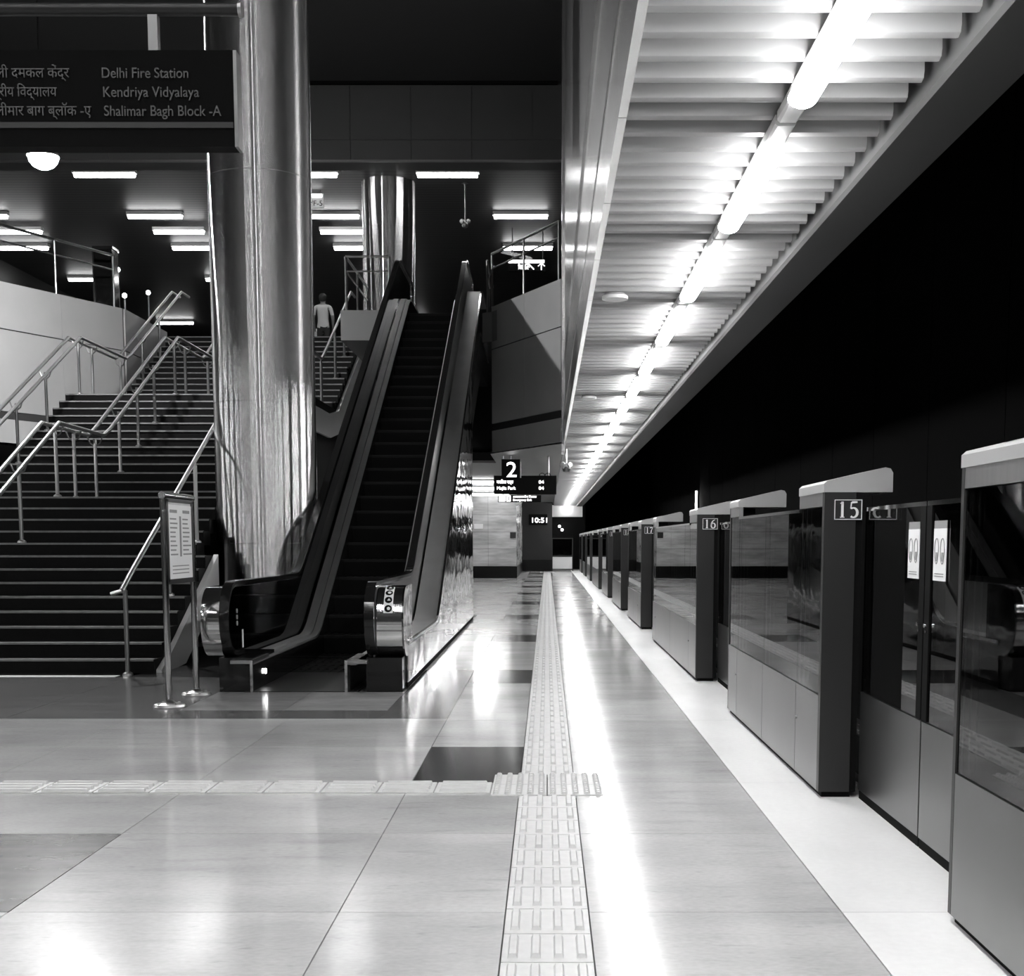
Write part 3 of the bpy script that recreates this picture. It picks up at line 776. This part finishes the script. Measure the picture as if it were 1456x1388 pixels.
MB().band([(22.2,3.6),(25.4,5.3),(28.3,5.3)], [(22.2,3.1),(25.7,4.6),(28.3,4.6)], -2.86, ESC_R-.016).build('truss', M['postdark'], es)
# steps
sm = MB(); sw = .475
prof = [(0,0)]
sm.box(-sw, sw, 0, .40, -.03, 0)
for k in range(10):
    xa = -sw+.02+k*(2*sw-.04)/10; sm.box(xa, xa+.05, .01, .39, 0, .006)
riser = [(0,-.002),(.012,-.06),(.03,-.14),(.05,-.235),(.08,-.235),(.06,-.03)]
sm.prism_x(riser, -sw, sw)
sme = sm.mesh('step', M['escstep'])
nm_ = MB().box(-sw, sw, -.004, .014, -.003, .008).mesh('step_edge', M['stepedge'] if 'stepedge' in M else M['post'])
def stepz(y):
    z = (y-YL)*(ZU/(YU-YL)); return max(0, min(ZU, z))
y = 13.1
XS = (HL+HR)/2
while y < 26.2:
    z = stepz(y)
    o = link('step', sme, es, (XS-es.location.x, y-es.location.y, z-.004-es.location.z))
    e = bpy.data.objects.new('step_edge', nm_); COL.objects.link(e); e.parent = o
    y += .40 if z in (0, ZU) else .40*1.0
MB().box(XS-.5, XS+.5, 11.42, 13.1, -.012, .006).build('comb_plate', M['postdark'], es)
MB().box(XS-.5, XS+.5, 26.3, 28.3, ZU-.02, ZU+.006).build('comb_plate', M['brushed'], es)

# ================================================================== GLASS RAILS ON THE MEZZANINE EDGE
def glass_rail(p, q, z, n, label, name='glass_railing', h=1.0):
    p, q = Vector(p), Vector(q); d = q-p; L_ = d.length; u = d.normalized(); nr = Vector((u.y,-u.x))
    t = thing(name, (p.x, p.y, z), label, 'railing')
    MB().tube([(p.x,p.y,z+h),(q.x,q.y,z+h)], .025, 8).build('top_rail', M['rail'], t, True)
    MB().tube([(p.x,p.y,z+h-.27),(q.x,q.y,z+h-.27)], .016, 8).build('lower_rail', M['rail'], t, True)
    for i in range(n+1):
        c = p+u*L_*i/n; MB().cyl(c.x, c.y, z, z+h, .022, 8).build('post', M['post'], t, True)
    for i in range(n):
        a, b = L_*i/n+.04, L_*(i+1)/n-.04; c = p+u*(a+b)/2
        MB().obox(c, u, nr, (b-a)/2, .006, z+.06, z+h-.05).build('glass_pane', M['clear'], t)
glass_rail((.2,22.9), (-1.05,25.45), 5.75, 2, 'glass railing on the splayed white wall beside the platform lights')
glass_rail((-3.80,25.22), (-2.98,25.22), ZM, 1, 'short glass railing between the stairs and the escalator top')
glass_rail((-3.80,25.3), (-3.80,28.2), ZM, 2, 'glass railing along the side of the upper stair flight')
glass_rail((-8.3,25.55), (-10.15,21.6), 5.75, 3, 'glass railing on the splayed white wall beside the stairs')
glass_rail((-1.15,25.6), (-1.15,28.2), ZM, 2, 'glass railing along the escalator top landing')
t = thing('display_pillar', (-8.55, 26.3, ZM), 'black boxy pillar standing on the upper floor above the stair wall', 'pillar')
MB().box(-8.86, -8.50, 26.15, 26.5, ZM, 7.0).build('body', M['blackgloss'], t)
MB().box(-8.88, -8.48, 26.13, 26.52, 7.0, 7.05).build('cap', M['steel'], t)
MB().box(-8.885, -8.855, 26.12, 26.15, 5.75, 7.0).build('edge_trim', M['steel'], t)
# bollard lamps behind the stairs; the second globe is added for a reflection
for i, (px, py, Y, dz) in enumerate(((184,397,27.3,0),(192,432,26.2,0),(225,428,27.8,0))):
    x = (px-778)*Y/1850; z = H+(770-py)*Y/1850
    o = thing('globe_lamp_and_reflection', (x, Y, ZM), ('small globe lamp on a thin post, highest by the black pillar','small glowing globe on a thin post, standing in for a reflection beside the stair wall corner','small globe lamp on a thin post at the head of the stairs')[i], 'lamp')
    MB().cyl(x, Y, ZM, z-.06, .02, 8).build('pole', M['post'], o)
    MB().lathe([(.015,-.045),(.04,-.028),(.047,0),(.04,.028),(.015,.045)], (x,Y,z), 12).build('globe', M['led'], o, True)

# ================================================================== LOWER END OF THE PLATFORM
mw = setting('wall_marble', (-5, 47, 0))
MB().box(-15, -1.13, 47.03, 57.4, 0, 3.0).build('wall_core', M['beam'], mw)
for r, (z0, z1) in enumerate(((.42,1.03),(1.04,1.64),(1.65,2.25),(2.26,2.99))):
    for k in range(8):
        x1 = -1.1-1.02*k; MB().box(x1-1.015, x1-.003, 47.0, 47.04, z0, z1).build('marble_slab', M['marble'], mw)
    for k in range(8):
        a = 47.04+1.3*k; MB().box(-1.14, -1.10, a+.003, a+1.295, z0, z1).build('marble_slab', M['marble'], mw)
MB().box(-15, -1.08, 46.97, 57.4, 0, .41).build('baseboard_marble', M['skirt'], mw)
ew = setting('wall_end', (-.5, 57.5, 0))
MB().box(-1.2, .22, 57.5, 57.7, .5, 3.0).build('wall_plate', M['endwall'], ew); MB().box(-1.2, .22, 57.47, 57.7, 0, .5).build('baseboard_end', M['skirt'], ew)
struct(MB().box(.22, 1.62, 60.2, 60.4, 2.42, 2.95).build('bulkhead', M['white']))
struct(MB().box(-1.2, 1.8, 61.8, 62, 0, 3.6).build('wall_far', M['blackmatte']))
g = thing('end_gate', (.65, 57.6, 0), 'low black gate with a pale lower panel closing the far platform end', 'gate')
MB().box(.24, 1.10, 57.6, 57.66, .10, .62).build('kick_panel', M['paper'], g)
fr = MB(); fr.box(.20, .24, 57.58, 57.68, 0, 1.45); fr.box(1.10, 1.14, 57.58, 57.68, 0, 1.45); fr.box(.20, 1.14, 57.58, 57.68, 1.41, 1.45); fr.box(.24,1.10,57.59,57.67,.62,.68)
fr.build('frame', M['postdark'], g)
MB().box(.24, 1.10, 57.61, 57.63, .68, 1.41).build('glass_pane', M['smoke'], g)
for i, (x, z) in enumerate(((.58,2.0),(.70,1.84))):
    o = thing('signal_lamp', (x, 61.7, z), ('upper small round signal lamp in the dark beyond the far gate','lower small round signal lamp in the dark beyond the far gate')[i], 'lamp')
    MB().lathe([(.02,-.06),(.055,-.03),(.06,0),(.055,.03),(.02,.06)], (x,61.65,z), 10).build('lens', M['led'], o, True)
    MB().box(x-.05, x+.05, 61.7, 61.8, z-.05, z+.05).build('wall_bracket', M['post'], o)

# ================================================================== SIGNS
def sign_box(b, x0, x1, y, z0, z1, th=.08): return b.box(x0, x1, y, y+th, z0, z1)
# big hanging sign
SY = 5.7; k_ = SY/1850
t = thing('hanging_sign', (-1.9, SY, 3.0), 'large dark hanging direction sign with Hindi and English lines before the tall column', 'sign')
zt, zb = 3.375, 2.985; xr = -1.318
MB().box(-3.2, xr, SY, SY+.09, zb, zt).build('sign_box', M['signblack'], t)
MB().box(-3.2, xr-.004, SY-.006, SY, zb+.075, zb+.098).build('sign_trim', M['soffit'], t)
MB().box(xr, xr+.014, SY, SY+.09, zb, zt).build('end_trim', M['post'], t)
for xx in (-1.66, -3.0): MB().box(xx-.02, xx+.02, SY+.03, SY+.07, zt, 3.53).build('hanger', M['post'], t)
MB().tube([(-3.4,SY+.05,3.556),(-1.30,SY+.05,3.556)], .026, 10).build('hanger_pipe', M['postdark'], t, True)
MB().tube([(-1.30,SY+.05,3.556),(-1.285,SY+.05,3.556)], .032, 10).build('pipe_end', M['brushed'], t, True)
MB().tube([(-3.1,SY+.05,3.56),(-3.1,SY+.05,10.24)], .02, 8).build('drop_rod', M['postdark'], t)
for i, (a, hnd, wd, hx, hw) in enumerate((('Delhi Fire Station','िदल्ली दमकल केंद्र',.362,-2.39,.385),('Kendriya Vidyalaya','केन्द्रीय िवद्यालय',.402,-2.39,.33),('Shalimar Bagh Block -A','शालीमार बाग ब्लॉक -ए',.492,-2.37,.45))):
    z = 3.262-.0765*i
    text_at('lettering', a, .060, M['faint'], t, (-1.872+.003*i, SY-.004, z), width=wd)
    text_at('lettering', hnd, .058, M['faint'], t, (hx, SY-.004, z+.002), width=hw)

# platform number and train display
DY = 26.0
def pxx(px): return (px-778)*DY/1850
def pzz(py): return H+(770-py)*DY/1850
t = thing('train_display', (pxx(747), DY, 2.3), 'black train display board under the platform ceiling with lit lines', 'display')
MB().box(pxx(703), pxx(791), DY, DY+.16, pzz(705), pzz(679)).build('display_box', M['blackmatte'], t)
for xx in (716, 780): MB().cyl(pxx(xx), DY+.08, pzz(679), 3.0, .014, 8).build('hanger', M['post'], t)
for (px, py, s_, wd) in ((707,690,'मजिलस पार्क',.33),(707,698.5,'Majlis Park',.37),(766,690,'04',.10),(766,698.5,'04',.10)):
    text_at('lettering', s_, .088, M['ink'], t, (pxx(px), DY-.004, pzz(py)), width=wd)
for i in range(2):
    c = (pxx(771+8*i), DY+.08, pzz(679)); MB().tube([(c[0]+.055*math.cos(PI*k/8), c[1], c[2]+.055*math.sin(PI*k/8)) for k in range(9)], .010, 6).build('cable_loop', M['black'], t, True)
t = thing('platform_number_sign', (pxx(727), DY-.05, 2.7), 'black box sign with a white figure 2 above the train display', 'sign')
MB().box(pxx(714), pxx(740), DY-.06, DY-.005, pzz(682.5), pzz(656.5)).build('sign_box', M['blackmatte'], t)
MB().box(pxx(740), pxx(741.5), DY-.06, DY-.005, pzz(682), pzz(660)).build('edge_trim', M['brushed'], t)
text_at('numeral', '2', .42, M['ink'], t, (pxx(720), DY-.064, pzz(681)), width=pxx(734)-pxx(720))
MB().cyl(pxx(727), DY-.03, pzz(656.5), 3.0, .012, 8).build('hanger', M['post'], t)
t = thing('emergency_exit_sign', (pxx(739), DY+.02, 2.1), 'narrow black emergency exit sign hanging just below the train display', 'sign')
MB().box(pxx(708.5), pxx(769.5), DY+.02, DY+.08, pzz(716), pzz(706)).build('sign_box', M['blackmatte'], t)
for xx in (716, 760): MB().cyl(pxx(xx), DY+.05, pzz(706), pzz(705.05), .01, 6).build('hanger', M['post'], t)
p1 = MB(); p1.box(pxx(709.8), pxx(718.8), DY+.016, DY+.02, pzz(714.8), pzz(706.8)); p1.box(pxx(720.5), pxx(726.5), DY+.016, DY+.02, pzz(714.8), pzz(706.8)); p1.build('pictogram_plate', M['ink'], t)
p2 = MB(); p2.disc((pxx(714.5), DY+.013, pzz(708)), (0,1,0), .014, .004, 10)
p2.tube([(pxx(714.5),DY+.013,pzz(709)),(pxx(713.5),DY+.013,pzz(711.5)),(pxx(711.5),DY+.013,pzz(714))], .008, 5); p2.tube([(pxx(713.5),DY+.013,pzz(711.5)),(pxx(716),DY+.013,pzz(714))], .008, 5)
p2.tube([(pxx(712),DY+.013,pzz(711)),(pxx(714.3),DY+.013,pzz(709.4)),(pxx(716.8),DY+.013,pzz(710.6))], .007, 5)
p2.box(pxx(722.5), pxx(724.5), DY+.012, DY+.016, pzz(714), pzz(707.5)); p2.build('pictogram', M['blackmatte'], t)
text_at('lettering', 'आपातकालीन िनकास', .055, M['ink'], t, (pxx(729.5), DY+.014, pzz(709.8)), width=.47)
text_at('lettering', 'Emergency Exit', .062, M['ink'], t, (pxx(729.5), DY+.014, pzz(714.2)), width=.37)
# digital clock
CY = 57.46
t = thing('digital_clock', (-.4, CY, 2.1), 'lit digital clock on the dark end wall', 'clock')
cx = lambda px: (px-778)*CY/1850
cz = lambda py: H+(770-py)*CY/1850
MB().box(cx(752), cx(778), CY-.07, CY+.03, cz(748), cz(733)).build('case', M['blackmatte'], t)
text_at('lettering', '10:51', .30, M['ink'], t, (cx(754.5), CY-.075, cz(744.5)), width=cx(775.5)-cx(754.5))
# upstairs exit sign and small white sign
EY = 33.0
ex = lambda px: (px-778)*EY/1850
ez = lambda py: H+(770-py)*EY/1850
t = thing('exit_sign', (ex(750), EY, 7.9), 'dark exit sign with a lit upper edge on the upper floor', 'sign')
MB().box(ex(725), ex(776), EY, EY+.1, ez(399), ez(383.5)).build('sign_box', M['blackmatte'], t)
MB().box(ex(724.5), ex(774), EY-.02, EY, ez(388), ez(384)).build('lit_edge', M['ink'], t)
text_at('lettering', 'िनकास Exit', .16, M['ink'], t, (ex(738), EY-.005, ez(396.5)), width=.25)
ar = MB()
for x, dx, dz in ((757, -.08, .08), (770, 0, .1)):
    c = (ex(x), EY-.01, ez(394)); ar.tube([(c[0]-dx*.6,c[1],c[2]-dz*.6),(c[0]+dx,c[1],c[2]+dz)], .012, 6)
    ar.tube([(c[0]+dx-.08,c[1],c[2]+dz-.01 if dx else c[2]+dz-.07),(c[0]+dx,c[1],c[2]+dz),(c[0]+dx+(.01 if dx else .08),c[1],c[2]+dz-(.08 if dx else .07))], .010, 6)
ar.build('arrow', M['ink'], t)
for xx in (730, 772): MB().cyl(ex(xx), EY+.05, ez(384), 9.0, .015, 6).build('hanger', M['post'], t)
t = thing('column_sign', (-5.3, 29.6, 8.3), 'small white lettered sign hanging upstairs between the two columns', 'sign')
fx = lambda px: (px-778)*29.6/1850
fz = lambda py: H+(770-py)*29.6/1850
MB().box(fx(432), fx(470), 29.6, 29.66, fz(314), fz(295)).build('sign_box', M['paper'], t)
MB().box(fx(434), fx(468), 29.59, 29.6, fz(300), fz(296)).build('lit_edge', M['ink'], t)
text_at('lettering', 'A/F-5', .16, M['blackmatte'], t, (fx(446), 29.595, fz(311.5)), width=.36)
for xx in (436, 466): MB().cyl(fx(xx), 29.63, fz(295), 9.0, .012, 6).build('hanger', M['post'], t)

# ceiling-hung cameras / loudspeakers
def pendant(x, y, ztop, zb, r, label, cat='camera', name='pendant_camera'):
    t = thing(name, (x, y, zb), label, cat)
    MB().lathe([(.05*r/.09,0),(.09*r/.09,-.015),(.03,-.03)], (x,y,ztop), 12).build('ceiling_rose', M['post'], t, True)
    MB().cyl(x, y, zb+.02, ztop-.01, .016, 8).build('stem', M['rail'], t)
    b = MB().tube([(x-r,y,zb+.10),(x-r*.4,y-.05,zb+.06),(x+r*.4,y-.05,zb+.06),(x+r,y,zb+.10)], .05, 10); b.build('camera_head', M['white'], t, True)
    MB().lathe([(.02,-.05),(.06,-.03),(.075,.02),(.05,.05)], (x,y,zb), 12).build('dome', M['post'], t, True)
pendant(.335, 23.0, 2.95, 2.56, .07, 'pale twin camera on a ceiling stem by the platform lights')
pendant((665-778)*29/1850, 29, 9.0, 8.1, .08, 'thin ceiling pendant camera over the escalator top')
t = MB().tube([(-1.08,46.6,2.60),(-.86,46.2,2.75)], .06, 10).build('wall_camera', M['white'], None, True); tag(t, 'white tube camera at the corner of the marble wall', 'camera')
o = MB().box(-1.33, -1.10-.02, 46.94, 46.99, 1.42, 1.63).build('call_panel', M['postdark']); tag(o, 'small square grey panel on the marble wall near its corner', 'panel')
o = MB().box(-2.62, -2.30, 46.96, 46.99, 1.75, 1.93).build('wall_notice', M['paper']); tag(o, 'small white notice on the marble wall beside the escalator cladding', 'notice')

# ================================================================== INFORMATION BOARD
t = thing('information_stand', (-3.05, 10.8, 0), 'steel-framed information board on two posts in front of the stairs', 'information board')
XI = -3.05; ya, yb = 10.42, 11.24
for y in (ya, yb):
    MB().tube([(XI,y,0.01),(XI,y,1.66)], .026, 10).build('post', M['steel'], t, True)
    b = MB().lathe([(.13,0),(.12,.018),(.05,.03),(.03,.05)], (XI,y,0.001), 16)
    for q in range(4): b.lathe([(.014,.018),(.012,.032)], (XI+.09*math.cos(PI/4+q*PI/2), y+.09*math.sin(PI/4+q*PI/2), 0), 6)
    b.build('base_plate', M['brushed'], t, True)
fr = MB(); fr.box(XI-.02, XI+.02, ya, yb, .98, 1.02); fr.box(XI-.02, XI+.02, ya, yb, 1.64, 1.69); fr.box(XI-.02, XI+.02, ya+.02, ya+.07, 1.0, 1.66); fr.box(XI-.02, XI+.02, yb-.07, yb-.02, 1.0, 1.66)
fr.build('frame', M['postdark'], t)
MB().tube([(XI,ya-.03,1.69),(XI,yb+.02,1.69)], .03, 10).build('top_rail', M['steel'], t, True)
MB().box(XI-.012, XI+.012, ya+.05, yb-.05, 1.02, 1.64).build('backing_board', M['white'], t)
sh = MB().box(XI+.012, XI+.016, ya+.07, yb-.07, 1.02, 1.62).build('printed_sheet', M['paper'], t)
pr = MB(); ym = (ya+yb)/2
pr.box(XI+.016, XI+.018, ym-.022, ym+.022, 1.20, 1.53)
for k in range(9):
    z = 1.50-.036*k; l = random.uniform(.14,.24); pr.box(XI+.016, XI+.018, ya+.12, ya+.12+l, z, z+.012); l = random.uniform(.14,.26); pr.box(XI+.016, XI+.018, ym+.07, ym+.07+l, z, z+.012)
for y0_, y1_ in ((ya+.12, ya+.32), (ym+.08, ym+.28)): pr.box(XI+.016, XI+.018, y0_, y1_, 1.555, 1.58)
for z in (1.06, 1.09, 1.12): pr.box(XI+.016, XI+.018, ya+.16, yb-.18, z, z+.008)
pr.build('printed_lines', M['greyink'], sh)

# ================================================================== PERSON (upper landing, seen from behind)
def person(x, y, z):
    t = thing('person', (x, y, z), 'person in a pale shirt seen from behind on the upper floor', 'person')
    J = {'pel':(0,0,.95,.14,.11),'wst':(0,0,1.10,.135,.10),'chs':(0,.01,1.30,.165,.115),'shn':(0,.02,1.43,.11,.09),'nck':(0,0,1.50,.055,.055),'hd0':(0,-.0,1.57,.075,.085),'hd1':(0,0,1.66,.078,.092),'hd2':(0,.0,1.72,.05,.06)}
    E = [('pel','wst'),('wst','chs'),('chs','shn'),('shn','nck'),('nck','hd0'),('hd0','hd1'),('hd1','hd2')]
    for s, n in ((-1,'l'),(1,'r')):
        J.update({n+'sh':(s*.19,.02,1.41,.06,.06),n+'el':(s*.25,.03,1.13,.042,.042),n+'wr':(s*.23,-.10,.92,.03,.03),n+'ha':(s*.22,-.14,.85,.035,.02),
                  n+'hp':(s*.09,0,.90,.09,.09),n+'kn':(s*.10,-.02,.50,.06,.06),n+'an':(s*.10,.02,.10,.042,.042),n+'to':(s*.11,-.15,.045,.04,.03)})
        E += [('shn',n+'sh'),(n+'sh',n+'el'),(n+'el',n+'wr'),(n+'wr',n+'ha'),('pel',n+'hp'),(n+'hp',n+'kn'),(n+'kn',n+'an'),(n+'an',n+'to')]
    ks = list(J); me = bpy.data.meshes.new('body')
    me.from_pydata([(x+J[k][0], y-J[k][1], z+J[k][2]) for k in ks], [(ks.index(a), ks.index(b)) for a, b in E], [])
    o = bpy.data.objects.new('body', me); COL.objects.link(o)
    o.modifiers.new('skin', 'SKIN'); sv = me.skin_vertices[0].data
    for i, k in enumerate(ks): sv[i].radius = J[k][3:5]; sv[i].use_root = (k == 'pel')
    sd = o.modifiers.new('sub', 'SUBSURF'); sd.levels = sd.render_levels = 2
    dg = bpy.context.evaluated_depsgraph_get(); bm_ = bpy.data.meshes.new_from_object(o.evaluated_get(dg)); bpy.data.objects.remove(o)
    bm_.materials.clear()
    for q in ('skin','shirt','trouser'): bm_.materials.append(M[q])
    for p in bm_.polygons:
        zc = p.center.z-z; xc = abs(p.center.x-x)
        p.material_index = 1 if (.93 < zc < 1.47 and not (xc > .17 and zc < 1.22)) else (2 if zc < .93 and xc < .19 else 0)
        p.use_smooth = True
    link('body', bm_, t)
    MB().lathe([(.055,-.12),(.088,-.06),(.096,.0),(.085,.05),(.05,.085),(.01,.095)], (x, y-.012, z+1.665), 16).build('hair', M['hair'], t, True)
    return t
person(-5.55, 33, ZM)
t = thing('counter', (-5.9, 34.2, ZM), 'white counter beside the person on the upper floor', 'counter')
MB().box(-6.6, -5.85, 34.0, 34.4, ZM, ZM+1.0).build('body', M['white'], t); MB().box(-6.65, -5.8, 33.95, 34.45, ZM+1.0, ZM+1.05).build('top', M['paper'], t)
